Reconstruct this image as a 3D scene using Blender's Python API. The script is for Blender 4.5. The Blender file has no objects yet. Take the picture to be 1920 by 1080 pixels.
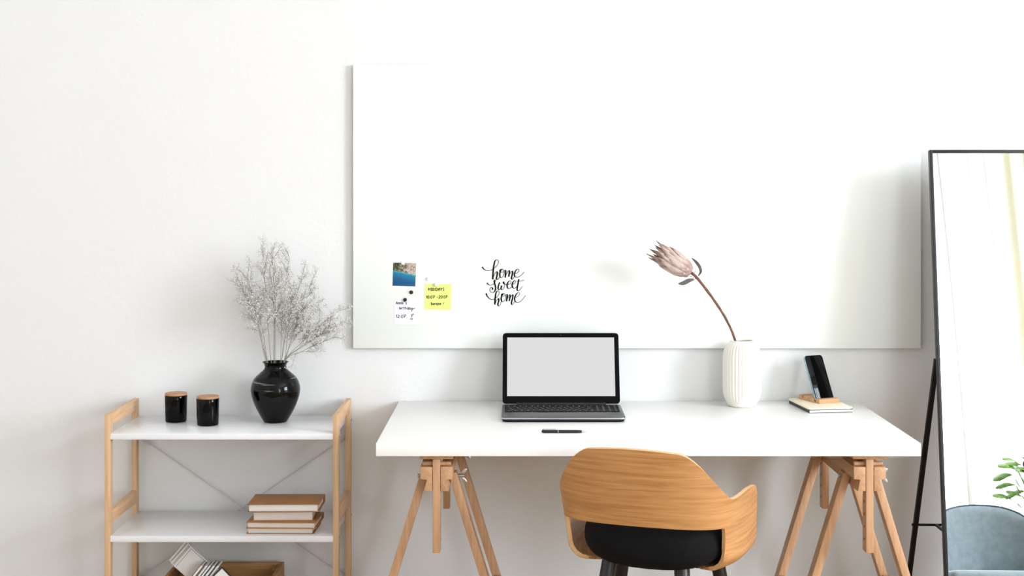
import bpy, bmesh, math, random
from mathutils import Vector, Matrix, Euler

random.seed(7)
PI = math.pi
R = math.radians
scene = bpy.context.scene
C = scene.collection

# ------------------------------------------------------------------ camera
cam_d = bpy.data.cameras.new('camera')
cam = bpy.data.objects.new('camera', cam_d)
C.objects.link(cam)
cam.location = (0, -4.68, 1.46)
cam.rotation_euler = (R(90), 0, 0)
cam_d.sensor_width = 36
cam_d.lens = 2671 / 1920 * 36
cam_d.shift_x = -18 / 1920
cam_d.shift_y = -205 / 1920
cam_d.clip_start = 0.05
scene.camera = cam

# ------------------------------------------------------------------ world, window light, exposure
w = bpy.data.worlds.new('daylight'); scene.world = w
w.use_nodes = True
bg = w.node_tree.nodes['Background']
bg.inputs[0].default_value = (0.80, 0.90, 1.0, 1)
bg.inputs[1].default_value = 2.0

def area(name, loc, rot, sx, sy, power, col):
    l = bpy.data.lights.new(name, 'AREA'); l.shape = 'RECTANGLE'
    l.size = sx; l.size_y = sy; l.energy = power; l.color = col
    o = bpy.data.objects.new(name, l); C.objects.link(o)
    o.location = loc; o.rotation_euler = rot
    return o
# daylight coming in through the side window (in the right wall) and the tall curtained one behind the camera
area('side_window_daylight', (4.95, -3.55, 2.25), (0, R(90), 0), 1.9, 1.9, 540, (0.845, 0.90, 0.99))
area('rear_window_daylight', (3.05, -6.85, 1.45), (R(90), 0, 0), 1.9, 2.2, 300, (0.84, 0.895, 0.99))

scene.view_settings.view_transform = 'Standard'
scene.view_settings.look = 'None'
scene.view_settings.gamma = 1
scene.view_settings.use_curve_mapping = False
scene.view_settings.exposure = -0.34

# ------------------------------------------------------------------ materials
def lin(c):
    return tuple(((x / 255) / 12.92 if x / 255 <= 0.04045 else ((x / 255 + 0.055) / 1.055) ** 2.4) for x in c) + (1,)

def mat(name, rgb, rough=0.5, metal=0.0, spec=0.5, coat=0.0):
    m = bpy.data.materials.new(name); m.use_nodes = True
    b = m.node_tree.nodes['Principled BSDF']
    b.inputs['Base Color'].default_value = lin(rgb)
    b.inputs['Roughness'].default_value = rough
    b.inputs['Metallic'].default_value = metal
    b.inputs['Specular IOR Level'].default_value = spec
    b.inputs['Coat Weight'].default_value = coat
    return m

def N(m, t, **kw):
    n = m.node_tree.nodes.new(t)
    for k, v in kw.items():
        if k.startswith('_'): setattr(n, k[1:], v)
        else: n.inputs[k].default_value = v
    return n

def L(m, a, ao, b, bi): m.node_tree.links.new(a.outputs[ao], b.inputs[bi])

def ramp(m, stops):
    r = m.node_tree.nodes.new('ShaderNodeValToRGB')
    e = r.color_ramp.elements
    while len(e) < len(stops): e.new(0.5)
    for k, (p, c) in enumerate(stops):
        e[k].position = p; e[k].color = lin(c)
    return r

def bump(m, src, out, strength, dist=0.01):
    b = N(m, 'ShaderNodeBump', Strength=strength, Distance=dist)
    L(m, src, out, b, 'Height')
    L(m, b, 'Normal', m.node_tree.nodes['Principled BSDF'], 'Normal')

def speckled(name, rgb, rgb2, scale, rough=0.6, bstr=0.0, detail=4, spec=0.5):
    m = mat(name, rgb, rough, spec=spec)
    tc = N(m, 'ShaderNodeTexCoord'); n = N(m, 'ShaderNodeTexNoise', Scale=scale, Detail=detail)
    L(m, tc, 'Object', n, 'Vector')
    r = ramp(m, [(0.35, rgb), (0.68, rgb2)])
    L(m, n, 'Fac', r, 'Fac'); L(m, r, 'Color', m.node_tree.nodes['Principled BSDF'], 'Base Color')
    if bstr: bump(m, n, 'Fac', bstr)
    return m

def wood(name, a, b, axis='Z', scale=1.0, rough=0.5, uv=False, contrast=(0.3, 0.7), stretch=0.05):
    m = mat(name, a, rough)
    tc = N(m, 'ShaderNodeTexCoord'); mp = N(m, 'ShaderNodeMapping')
    s = [90 * scale] * 3; s['XYZ'.index(axis)] = 90 * scale * stretch
    mp.inputs['Scale'].default_value = s
    L(m, tc, 'UV' if uv else 'Object', mp, 'Vector')
    n = N(m, 'ShaderNodeTexNoise', Scale=1.0, Detail=5, Roughness=0.6, Distortion=0.6)
    L(m, mp, 'Vector', n, 'Vector')
    r = ramp(m, [(contrast[0], a), (contrast[1], b)])
    L(m, n, 'Fac', r, 'Fac')
    L(m, r, 'Color', m.node_tree.nodes['Principled BSDF'], 'Base Color')
    bump(m, n, 'Fac', 0.08, 0.002)
    return m

M = {}
# painted plaster with faint trowel marks
def plaster(name, rgb):
    m = mat(name, rgb, 0.75, spec=0.25)
    tc = N(m, 'ShaderNodeTexCoord')
    n1 = N(m, 'ShaderNodeTexNoise', Scale=5.0, Detail=6, Roughness=0.55, Distortion=0.8)
    n2 = N(m, 'ShaderNodeTexNoise', Scale=60.0, Detail=3)
    L(m, tc, 'Object', n1, 'Vector'); L(m, tc, 'Object', n2, 'Vector')
    ad = N(m, 'ShaderNodeMath', _operation='MULTIPLY_ADD'); ad.inputs[1].default_value = 0.12
    L(m, n2, 'Fac', ad, 0); L(m, n1, 'Fac', ad, 2)
    bump(m, ad, 'Value', 0.22, 0.012)
    return m
M['wall'] = plaster('painted_plaster', (232, 232, 230))
M['ceiling'] = mat('ceiling_paint', (240, 240, 238), 0.8, spec=0.2)
M['trim'] = mat('white_trim', (238, 238, 236), 0.4)
M['floor'] = wood('oak_floor', (180, 148, 108), (150, 120, 84), 'Y', 0.4, 0.45)
M['glass_board'] = mat('white_board_glass', (246, 250, 245), 0.06, spec=0.45)
M['glass_edge'] = mat('board_edge', (215, 224, 219), 0.15)
M['white_lam'] = mat('white_laminate', (250, 249, 245), 0.28, spec=0.5)
M['shelf_white'] = mat('white_shelf_board', (238, 239, 240), 0.22, spec=0.5)
M['beech'] = wood('beech', (206, 164, 124), (182, 138, 100), 'Z', 1.2, 0.5)
M['beech_y'] = wood('beech_rail', (204, 162, 122), (178, 134, 96), 'Y', 1.2, 0.5)
M['pine'] = wood('pine_post', (220, 184, 144), (198, 158, 116), 'Z', 1.1, 0.5)
M['pine_y'] = wood('pine_rail', (226, 188, 146), (200, 156, 114), 'Y', 1.1, 0.5)
M['crate'] = wood('knotty_crate_pine', (196, 148, 92), (160, 112, 62), 'X', 0.8, 0.6)
M['oak'] = wood('oak_veneer', (202, 150, 94), (170, 118, 68), 'X', 1.0, 0.42, uv=True, contrast=(0.36, 0.66))
M['oak_edge'] = mat('plywood_edge', (226, 182, 128), 0.5)
M['bamboo'] = wood('bamboo', (216, 172, 126), (190, 140, 94), 'X', 0.9, 0.45)
M['lid_wood'] = wood('lid_wood', (190, 144, 104), (164, 116, 78), 'X', 1.0, 0.5)
M['black_fabric'] = speckled('black_fabric', (7, 7, 9), (13, 13, 16), 400, 0.85, 0.05, spec=0.2)
M['black_paint'] = mat('black_lacquer', (16, 16, 17), 0.35)
M['black_metal'] = mat('black_powder_coat', (15, 15, 16), 0.4)
M['black_glass'] = mat('glossy_black_glass', (5, 5, 6), 0.05, spec=0.16)
M['black_plastic'] = mat('black_plastic', (20, 20, 21), 0.35)
M['screen_bezel'] = mat('black_bezel', (7, 7, 7), 0.4, spec=0.08)
M['alu'] = mat('space_grey_aluminium', (96, 98, 101), 0.38, 0.75)
M['alu_edge'] = mat('bright_chamfer', (200, 206, 208), 0.25, 0.9)
M['key'] = mat('key_black', (8, 8, 9), 0.5, spec=0.15)
M['key_mark'] = mat('key_print', (190, 190, 190), 0.5)
M['steel'] = mat('zinc_steel', (190, 194, 196), 0.28, 1.0)
M['brace'] = mat('galvanised_wire', (206, 206, 203), 0.45, 0.0)
M['paper'] = mat('white_paper', (245, 244, 240), 0.8, spec=0.15)
M['page'] = wood('page_block', (240, 234, 225), (222, 214, 203), 'X', 7, 0.85, stretch=0.02)
M['tan'] = speckled('tan_cover', (176, 124, 72), (166, 114, 62), 30, 0.55)
M['cream_cover'] = mat('cream_card', (244, 232, 206), 0.7, spec=0.2)
M['dark_cover'] = mat('dark_card', (42, 42, 46), 0.55)
M['yellow_note'] = mat('yellow_paper', (226, 232, 136), 0.8, spec=0.15)
M['white_note'] = mat('note_paper', (234, 233, 236), 0.8, spec=0.15)
M['ink'] = mat('black_ink', (14, 13, 14), 0.7, spec=0.1)
M['white_plastic'] = mat('white_plastic', (240, 240, 238), 0.3)
M['ceramic'] = mat('matt_cream_ceramic', (240, 236, 224), 0.5)
M['mirror'] = mat('silvered_glass', (247, 249, 248), 0.0, 1.0)
M['stem_brown'] = speckled('dry_stem', (128, 86, 62), (92, 64, 50), 90, 0.8)
M['dry_leaf'] = speckled('dry_leaf', (104, 98, 92), (76, 70, 64), 80, 0.8)
M['sprig'] = mat('dry_sprig', (150, 142, 128), 0.8, spec=0.2)
M['blossom'] = mat('dry_white_blossom', (222, 219, 213), 0.85, spec=0.2)
M['velvet'] = speckled('blue_grey_velvet', (116, 128, 132), (102, 116, 121), 25, 0.8)
M['velvet'].node_tree.nodes['Principled BSDF'].inputs['Sheen Weight'].default_value = 0.5
M['piping'] = mat('dark_piping', (62, 78, 88), 0.7)
M['leaf'] = speckled('plant_leaf', (66, 104, 36), (112, 150, 62), 30, 0.55)
M['pot'] = mat('white_pot', (228, 222, 214), 0.5)
M['soil'] = speckled('soil', (60, 44, 34), (40, 30, 24), 90, 0.95)
M['teal_edge'] = mat('phone_side_reflection_tint', (158, 192, 200), 0.18, 0.7)  # teal reflections on the phone's side, put into its base colour

# laptop screen: a lit, blank, light grey display
m = mat('lit_display', (30, 30, 30), 0.35, spec=0.2); b = m.node_tree.nodes['Principled BSDF']
b.inputs['Emission Color'].default_value = lin((236, 235, 235)); b.inputs['Emission Strength'].default_value = 1.08
M['display'] = m

# black glazed vase with scratched throwing rings
m = mat('black_glaze', (5, 5, 6), 0.05, spec=0.22)
tc = N(m, 'ShaderNodeTexCoord'); mp = N(m, 'ShaderNodeMapping'); mp.inputs['Scale'].default_value = (5, 5, 130)
mp.inputs['Rotation'].default_value = (R(2), R(3), 0)
n = N(m, 'ShaderNodeTexNoise', Scale=1.0, Detail=2); L(m, tc, 'Object', mp, 'Vector'); L(m, mp, 'Vector', n, 'Vector')
r = ramp(m, [(0.0, (5, 5, 6)), (0.66, (5, 5, 6)), (0.70, (120, 118, 112))]); L(m, n, 'Fac', r, 'Fac')
L(m, r, 'Color', m.node_tree.nodes['Principled BSDF'], 'Base Color')
M['glaze'] = m

# bract: pale pink with brown tips (natural pigment along the bract)
m = mat('protea_bract', (214, 186, 176), 0.75, spec=0.2)
uvn = N(m, 'ShaderNodeTexCoord'); sp = N(m, 'ShaderNodeSeparateXYZ'); L(m, uvn, 'UV', sp, 'Vector')
r = ramp(m, [(0.0, (160, 132, 122)), (0.35, (200, 182, 172)), (0.7, (190, 168, 158)), (0.86, (150, 120, 108)), (1.0, (80, 58, 50))])
L(m, sp, 'Y', r, 'Fac'); L(m, r, 'Color', m.node_tree.nodes['Principled BSDF'], 'Base Color')
M['bract'] = m

# snapshot: rocky coast over blue sea
m = mat('coast_snapshot', (20, 90, 140), 0.35)
tc = N(m, 'ShaderNodeTexCoord'); sp = N(m, 'ShaderNodeSeparateXYZ'); L(m, tc, 'UV', sp, 'Vector')
nz = N(m, 'ShaderNodeTexNoise', Scale=7.0, Detail=4); L(m, tc, 'UV', nz, 'Vector')
a1 = N(m, 'ShaderNodeMath', _operation='MULTIPLY_ADD'); a1.inputs[1].default_value = 0.20
L(m, sp, 'X', a1, 0); L(m, sp, 'Y', a1, 2)                     # y + 0.2 x : the shore slopes down to the right
a2 = N(m, 'ShaderNodeMath', _operation='MULTIPLY_ADD'); a2.inputs[1].default_value = 0.08
L(m, nz, 'Fac', a2, 0); L(m, a1, 'Value', a2, 2)
sea = ramp(m, [(0.0, (4, 66, 112)), (0.40, (4, 84, 134)), (0.64, (14, 122, 152)), (0.71, (60, 172, 186))])
L(m, a2, 'Value', sea, 'Fac')
n2 = N(m, 'ShaderNodeTexNoise', Scale=8.0, Detail=8, Roughness=0.78); L(m, tc, 'UV', n2, 'Vector')
cl = ramp(m, [(0.36, (18, 38, 38)), (0.46, (74, 84, 48)), (0.53, (160, 138, 120)), (0.60, (216, 200, 188)), (0.70, (96, 72, 60))])
n2b = N(m, 'ShaderNodeMath', _operation='MULTIPLY_ADD'); n2b.inputs[1].default_value = 0.20
L(m, sp, 'X', n2b, 0); L(m, n2, 'Fac', n2b, 2)
n2c = N(m, 'ShaderNodeMath', _operation='SUBTRACT'); n2c.inputs[1].default_value = 0.09; L(m, n2b, 'Value', n2c, 0)
L(m, n2c, 'Value', cl, 'Fac')
st = N(m, 'ShaderNodeMath', _operation='GREATER_THAN'); st.inputs[1].default_value = 0.715; L(m, a2, 'Value', st, 0)
mx = N(m, 'ShaderNodeMix', _data_type='RGBA')
L(m, st, 'Value', mx, 'Factor'); m.node_tree.links.new(sea.outputs['Color'], mx.inputs[6]); m.node_tree.links.new(cl.outputs['Color'], mx.inputs[7])
m.node_tree.links.new(mx.outputs[2], m.node_tree.nodes['Principled BSDF'].inputs['Base Color'])
M['snapshot'] = m

# window pane and sheer curtains
m = bpy.data.materials.new('window_glass'); m.use_nodes = True; nt = m.node_tree; nt.nodes.clear()
o_ = nt.nodes.new('ShaderNodeOutputMaterial'); tr = nt.nodes.new('ShaderNodeBsdfTransparent'); gl = nt.nodes.new('ShaderNodeBsdfGlossy')
gl.inputs['Roughness'].default_value = 0.02; ms = nt.nodes.new('ShaderNodeMixShader'); ms.inputs[0].default_value = 0.06
nt.links.new(tr.outputs[0], ms.inputs[1]); nt.links.new(gl.outputs[0], ms.inputs[2]); nt.links.new(ms.outputs[0], o_.inputs[0])
M['pane'] = m
def sheer(name, rgb, transp, front=0.35):
    m = bpy.data.materials.new(name); m.use_nodes = True; nt = m.node_tree; nt.nodes.clear()
    o_ = nt.nodes.new('ShaderNodeOutputMaterial'); tr = nt.nodes.new('ShaderNodeBsdfTransparent')
    tl = nt.nodes.new('ShaderNodeBsdfTranslucent'); tl.inputs[0].default_value = lin(rgb)
    df = nt.nodes.new('ShaderNodeBsdfDiffuse'); df.inputs[0].default_value = lin(rgb)
    m1 = nt.nodes.new('ShaderNodeMixShader'); m1.inputs[0].default_value = front
    m2 = nt.nodes.new('ShaderNodeMixShader'); m2.inputs[0].default_value = transp
    nt.links.new(tl.outputs[0], m1.inputs[1]); nt.links.new(df.outputs[0], m1.inputs[2])
    nt.links.new(m1.outputs[0], m2.inputs[1]); nt.links.new(tr.outputs[0], m2.inputs[2])
    nt.links.new(m2.outputs[0], o_.inputs[0])
    return m
M['sheer'] = sheer('sheer_voile', (248, 248, 244), 0.35)
M['cream_curtain'] = sheer('cream_curtain_cloth', (222, 219, 198), 0.0, 0.97)
M['fold_shade'] = sheer('fold_shade_cloth', (212, 212, 207), 0.0, 0.90)  # greyer cloth for the strips that imitate shaded curtain folds

# ------------------------------------------------------------------ mesh helpers
def obj(name, bm, m, parent=None, loc=None, rot=None, sharp=35, smooth=True):
    bmesh.ops.recalc_face_normals(bm, faces=bm.faces[:])
    me = bpy.data.meshes.new(name); bm.to_mesh(me); bm.free()
    for x in (m if isinstance(m, (list, tuple)) else [m]): me.materials.append(x)
    if smooth:
        for p in me.polygons: p.use_smooth = True
        me.set_sharp_from_angle(angle=R(sharp))
    o = bpy.data.objects.new(name, me); C.objects.link(o)
    if parent: o.parent = parent
    if loc: o.location = loc
    if rot: o.rotation_euler = rot
    return o

def tag(o, label=None, cat=None, group=None, kind=None):
    if label: o['label'] = label
    if cat: o['category'] = cat
    if group: o['group'] = group
    if kind: o['kind'] = kind
    return o

def thing(name, label, cat, loc=(0, 0, 0), rz=0, group=None, rot=None):
    o = bpy.data.objects.new(name, None); C.objects.link(o)
    o.empty_display_size = 0.05
    o.location = loc; o.rotation_euler = rot if rot else (0, 0, rz)
    return tag(o, label, cat, group)

def copy_tree(o, parent=None):
    c = o.copy(); C.objects.link(c); c.parent = parent
    for ch in list(o.children): copy_tree(ch, c)
    return c

def box(bm, x0, x1, y0, y1, z0, z1, bev=0.0, seg=2, mtx=None, mi=0):
    r = bmesh.ops.create_cube(bm, size=1.0)
    vs = r['verts']
    for v in vs:
        v.co = Vector(((x0 + x1) / 2 + v.co.x * (x1 - x0), (y0 + y1) / 2 + v.co.y * (y1 - y0), (z0 + z1) / 2 + v.co.z * (z1 - z0)))
    if mtx is not None:
        for v in vs: v.co = mtx @ v.co
    fs = set(f for v in vs for f in v.link_faces)
    for f in fs: f.material_index = mi
    if bev > 0:
        es = list(set(e for v in vs for e in v.link_edges))
        bmesh.ops.bevel(bm, geom=es, offset=bev, segments=seg, affect='EDGES', profile=0.5)

def bx(x0, x1, y0, y1, z0, z1, bev=0.0, seg=2):
    bm = bmesh.new(); box(bm, x0, x1, y0, y1, z0, z1, bev, seg); return bm

def bar(bm, p0, p1, w, d, side=(1, 0, 0), bev=0.0):
    """rectangular bar from p0 to p1; w along 'side', d across"""
    p0, p1 = Vector(p0), Vector(p1)
    z = (p1 - p0).normalized(); x = Vector(side); x = (x - z * x.dot(z)).normalized(); y = z.cross(x)
    mt = Matrix((x, y, z)).transposed().to_4x4(); mt.translation = p0
    box(bm, -w / 2, w / 2, -d / 2, d / 2, 0, (p1 - p0).length, bev, 2, mt)

def prism(bm, pts, axis, a, b, bev=0.0):
    """2D outline extruded along an axis; pts are (u,v) of the two other axes in xyz order"""
    def P(u, v, t):
        return {'X': (t, u, v), 'Y': (u, t, v), 'Z': (u, v, t)}[axis]
    A = [bm.verts.new(P(u, v, a)) for u, v in pts]; B = [bm.verts.new(P(u, v, b)) for u, v in pts]
    n = len(pts)
    fs = [bm.faces.new(A), bm.faces.new(B[::-1])]
    for i in range(n): fs.append(bm.faces.new((A[i], A[(i + 1) % n], B[(i + 1) % n], B[i])))
    if bev:
        es = list(set(e for f in fs for e in f.edges))
        bmesh.ops.bevel(bm, geom=es, offset=bev, segments=2, affect='EDGES', profile=0.5)

def rrect(x0, x1, y0, y1, r, seg=6):
    pts = []
    for cx, cy, a0 in ((x1 - r, y1 - r, 0), (x0 + r, y1 - r, 90), (x0 + r, y0 + r, 180), (x1 - r, y0 + r, 270)):
        for k in range(seg + 1):
            a = R(a0 + 90 * k / seg); pts.append((cx + r * math.cos(a), cy + r * math.sin(a)))
    return pts

def lathe(bm, prof, seg=48, flute=None):
    """prof: list of (r,z); flute(angle, r, z) -> r"""
    rings = []
    for r, z in prof:
        if r < 1e-6: rings.append([bm.verts.new((0, 0, z))]); continue
        ring = []
        for k in range(seg):
            a = 2 * PI * k / seg; rr = flute(a, r, z) if flute else r
            ring.append(bm.verts.new((rr * math.cos(a), rr * math.sin(a), z)))
        rings.append(ring)
    for A, B in zip(rings, rings[1:]):
        for k in range(seg):
            k2 = (k + 1) % seg
            if len(A) == 1 and len(B) == 1: continue
            if len(A) == 1: bm.faces.new((A[0], B[k2], B[k]))
            elif len(B) == 1: bm.faces.new((A[k], A[k2], B[0]))
            else: bm.faces.new((A[k], A[k2], B[k2], B[k]))

def catmull(pts, n=8):
    pts = [Vector(p) for p in pts]
    if len(pts) < 3:
        return [pts[0].lerp(pts[-1], k / n) for k in range(n + 1)]
    P = [pts[0] * 2 - pts[1]] + pts + [pts[-1] * 2 - pts[-2]]
    out = []
    for i in range(1, len(P) - 2):
        p0, p1, p2, p3 = P[i - 1:i + 3]
        for k in range(n):
            t = k / n
            out.append(0.5 * ((2 * p1) + (p2 - p0) * t + (2 * p0 - 5 * p1 + 4 * p2 - p3) * t * t + (3 * p1 - p0 - 3 * p2 + p3) * t ** 3))
    out.append(pts[-1]); return out

def tube(bm, pts, rad, seg=8, cap=True):
    pts = [Vector(p) for p in pts]; n = len(pts)
    rings = []; prev = None
    for i, p in enumerate(pts):
        t = (pts[min(i + 1, n - 1)] - pts[max(i - 1, 0)]).normalized()
        if prev is None:
            x = t.orthogonal().normalized()
        else:
            x = (prev - t * prev.dot(t)); x = x.normalized() if x.length > 1e-6 else t.orthogonal().normalized()
        prev = x; y = t.cross(x)
        r = rad(i / max(1, n - 1)) if callable(rad) else rad
        rings.append([bm.verts.new(p + (x * math.cos(2 * PI * k / seg) + y * math.sin(2 * PI * k / seg)) * r) for k in range(seg)])
    for A, B in zip(rings, rings[1:]):
        for k in range(seg): bm.faces.new((A[k], A[(k + 1) % seg], B[(k + 1) % seg], B[k]))
    if cap:
        bm.faces.new(rings[0][::-1]); bm.faces.new(rings[-1])

def cyl(bm, p0, p1, r, seg=24):
    tube(bm, [p0, p1], r, seg)

def ribbon(bm, pts, width, y0, y1):
    """flat lettering stroke in the XZ plane, from y0 (front) to y1 (back); pts (x,z); width(i) -> full width"""
    n = len(pts); Ls = []; Rs = []
    for i in range(n):
        a = pts[max(i - 1, 0)]; b2 = pts[min(i + 1, n - 1)]
        t = Vector((b2[0] - a[0], b2[1] - a[1]))
        t = t.normalized() if t.length > 1e-9 else Vector((1, 0))
        nn = Vector((-t.y, t.x)) * (width(i) / 2)
        Ls.append((pts[i][0] + nn.x, pts[i][1] + nn.y)); Rs.append((pts[i][0] - nn.x, pts[i][1] - nn.y))
    V = lambda p, y: bm.verts.new((p[0], y, p[1]))
    LF = [V(p, y0) for p in Ls]; RF = [V(p, y0) for p in Rs]; LB = [V(p, y1) for p in Ls]; RB = [V(p, y1) for p in Rs]
    for i in range(n - 1):
        bm.faces.new((LF[i], LF[i + 1], RF[i + 1], RF[i])); bm.faces.new((LB[i], RB[i], RB[i + 1], LB[i + 1]))
        bm.faces.new((LF[i], LB[i], LB[i + 1], LF[i + 1])); bm.faces.new((RF[i], RF[i + 1], RB[i + 1], RB[i]))
    bm.faces.new((LF[0], RF[0], RB[0], LB[0])); bm.faces.new((LF[-1], LB[-1], RB[-1], RF[-1]))

def plane_uv(x0, x1, z0, z1, y):
    bm = bmesh.new(); uv = bm.loops.layers.uv.new('UVMap')
    vs = [bm.verts.new((x, y, z)) for x, z in ((x0, z0), (x1, z0), (x1, z1), (x0, z1))]
    f = bm.faces.new(vs)
    for l, c in zip(f.loops, ((0, 0), (1, 0), (1, 1), (0, 1))): l[uv].uv = c
    return bm

# ------------------------------------------------------------------ the room
XL, XR, YB, H = -2.7, 4.7, -6.5, 3.85
T = 0.15
def struct(name, bm, m, parent=None, smooth=False):
    o = obj(name, bm, m, parent, smooth=smooth)
    if parent is None: o['kind'] = 'structure'
    return o
struct('wall_back', bx(XL - T, XR + T, 0, T, 0, H), M['wall'])
struct('wall_left', bx(XL - T, XL, YB - T, 0, 0, H), M['wall'])
WR = (-4.60, -2.50, 0.85, 3.3)                       # side window: y0,y1,z0,z1
bm = bmesh.new()
box(bm, XR, XR + T, YB - T, WR[0], 0, H); box(bm, XR, XR + T, WR[1], 0, 0, H)
box(bm, XR, XR + T, WR[0], WR[1], 0, WR[2]); box(bm, XR, XR + T, WR[0], WR[1], WR[3], H)
struct('wall_right', bm, M['wall'])
WB = (2.1, 4.0, 0.35, 3.55)                           # rear window: x0,x1,z0,z1
bm = bmesh.new()
box(bm, XL - T, WB[0], YB - T, YB, 0, H); box(bm, WB[1], XR + T, YB - T, YB, 0, H)
box(bm, WB[0], WB[1], YB - T, YB, 0, WB[2]); box(bm, WB[0], WB[1], YB - T, YB, WB[3], H)
struct('wall_front', bm, M['wall'])
struct('floor', bx(XL - T, XR + T, YB - T, T, -0.1, 0), M['floor'])
struct('ceiling', bx(XL - T, XR + T, YB - T, T, H, H + 0.1), M['ceiling'])
struct('baseboard_back', bx(XL, XR, -0.012, 0, 0, 0.07, 0.003), M['trim'])
struct('baseboard_left', bx(XL, XL + 0.012, YB, -0.012, 0, 0.07, 0.003), M['trim'])
struct('baseboard_right', bx(XR - 0.012, XR, YB, -0.012, 0, 0.07, 0.003), M['trim'])

def window(name, u0, u1, z0, z1, plane, axis, nu, nz):
    """casement with mullions and one pane per light; u runs along y (side) or x (rear)"""
    root = bmesh.new()
    def b_(ua, ub, za, zb, t0, t1, bmx):
        if axis == 'X': box(bmx, t0, t1, ua, ub, za, zb, 0.004)
        else: box(bmx, ua, ub, t0, t1, za, zb, 0.004)
    t0, t1 = plane
    fw = 0.06
    b_(u0, u1, z0, z0 + fw, t0, t1, root); b_(u0, u1, z1 - fw, z1, t0, t1, root)
    b_(u0, u0 + fw, z0 + fw, z1 - fw, t0, t1, root); b_(u1 - fw, u1, z0 + fw, z1 - fw, t0, t1, root)
    fr = struct(name, root, M['trim'])
    for i in range(1, nu):
        u = u0 + (u1 - u0) * i / nu; q = bmesh.new(); b_(u - 0.025, u + 0.025, z0 + fw, z1 - fw, t0 + 0.01, t1 - 0.01, q)
        obj('mullion', q, M['trim'], fr)
    for i in range(1, nz):
        z = z0 + (z1 - z0) * i / nz; q = bmesh.new(); b_(u0 + fw, u1 - fw, z - 0.02, z + 0.02, t0 + 0.015, t1 - 0.015, q)
        obj('glazing_bar', q, M['trim'], fr)
    tm = (t0 + t1) / 2; q = bmesh.new(); b2 = (u0 + fw, u1 - fw, z0 + fw, z1 - fw)
    if axis == 'X': vs = [(tm, b2[0], b2[2]), (tm, b2[1], b2[2]), (tm, b2[1], b2[3]), (tm, b2[0], b2[3])]
    else: vs = [(b2[0], tm, b2[2]), (b2[1], tm, b2[2]), (b2[1], tm, b2[3]), (b2[0], tm, b2[3])]
    q.faces.new([q.verts.new(v) for v in vs]); obj('pane', q, M['pane'], fr, smooth=False)
    return fr
window('window_1', WR[0], WR[1], WR[2], WR[3], (XR + 0.05, XR + 0.11), 'X', 3, 2)
window('window_2', WB[0], WB[1], WB[2], WB[3], (YB - 0.11, YB - 0.05), 'Y', 2, 2)

def curtain(name, label, x0, x1, z0, z1, y, folds, amp, m, seed):
    rnd = random.Random(seed); bm = bmesh.new()
    ph = [rnd.uniform(0, 6) for _ in range(4)]
    nu, nz = 160, 10; grid = []
    for j in range(nz + 1):
        t = j / nz; row = []
        for i in range(nu + 1):
            u = i / nu
            yy = amp * (0.7 + 0.3 * t) * math.sin(2 * PI * folds * u + ph[0] + 0.8 * math.sin(5 * u + ph[1])) + 0.35 * amp * math.sin(2 * PI * folds * 2.3 * u + ph[2] + t)
            row.append(bm.verts.new((x0 + (x1 - x0) * u + 0.02 * math.sin(3 * t + 9 * u + ph[3]), y + yy, z1 + (z0 - z1) * t)))
        grid.append(row)
    for j in range(nz):
        for i in range(nu): bm.faces.new((grid[j][i], grid[j][i + 1], grid[j + 1][i + 1], grid[j + 1][i]))
    o = obj(name, bm, m, sharp=180)
    return tag(o, label, 'curtain')
sc_ = curtain('sheer_curtain', 'sheer white curtain hanging over the tall rear window, seen in the mirror', 1.95, 3.12, 0.03, 3.66, YB + 0.16, 8, 0.035, M['sheer'], 3)
for hx, hw in ((2.725, .026), (2.93, .010), (3.05, .014)):  # added strips, standing in for the grey shading of the folds
    bm = bmesh.new(); tube(bm, catmull([(hx - .02, YB + .235, 3.64), (hx + .004, YB + .24, 2.8), (hx + .02, YB + .235, 1.6), (hx + .01, YB + .235, .05)], 8), hw, 14)
    for v in bm.verts: v.co.y = YB + .235 + (v.co.y - YB - .235) * .5
    obj('fold_shade', bm, M['fold_shade'], sc_, sharp=180)
curtain('cream_curtain', 'thicker cream curtain at the right of the sheer one, seen in the mirror', 3.10, 4.1, 0.03, 3.66, YB + 0.30, 7, 0.035, M['cream_curtain'], 5)
t = thing('curtain_rod', 'thin white curtain rod above the tall rear window', 'curtain rod', (0, 0, 0))
bm = bmesh.new(); cyl(bm, (1.8, YB + 0.22, 3.69), (4.25, YB + 0.22, 3.69), 0.012, 16); obj('rod', bm, M['trim'], t)
for x in (1.9, 4.2): obj('bracket', bx(x - 0.01, x + 0.01, YB, YB + 0.2, 3.68, 3.70, 0.003), M['trim'], t)

# ------------------------------------------------------------------ glass board and what is stuck on it
BX0, BX1, BZ0, BZ1, BY = -0.5513, 1.3067, 0.905, 1.834, -0.02
t = thing('glass_whiteboard', 'large frameless white glass board on the wall above the desk', 'whiteboard', ((BX0 + BX1) / 2, -0.008, BZ0))
w2 = (BX1 - BX0) / 2; h = BZ1 - BZ0
bm = bmesh.new(); box(bm, -w2, w2, -0.012, -0.004, 0, h, 0.0012)
obj('glass_panel', bm, M['glass_board'], t)
obj('backing_rail', bx(-w2 + 0.15, w2 - 0.15, -0.004, 0.008, h - 0.16, h - 0.10), M['white_plastic'], t)
obj('backing_rail', bx(-w2 + 0.15, w2 - 0.15, -0.004, 0.008, 0.10, 0.16), M['white_plastic'], t)

PPM = 573.2                                            # photo pixels per metre on the board's face
def bp(px, py): return ((px - 978) / PPM, 1.46 - (py - 335) / PPM)

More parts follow.
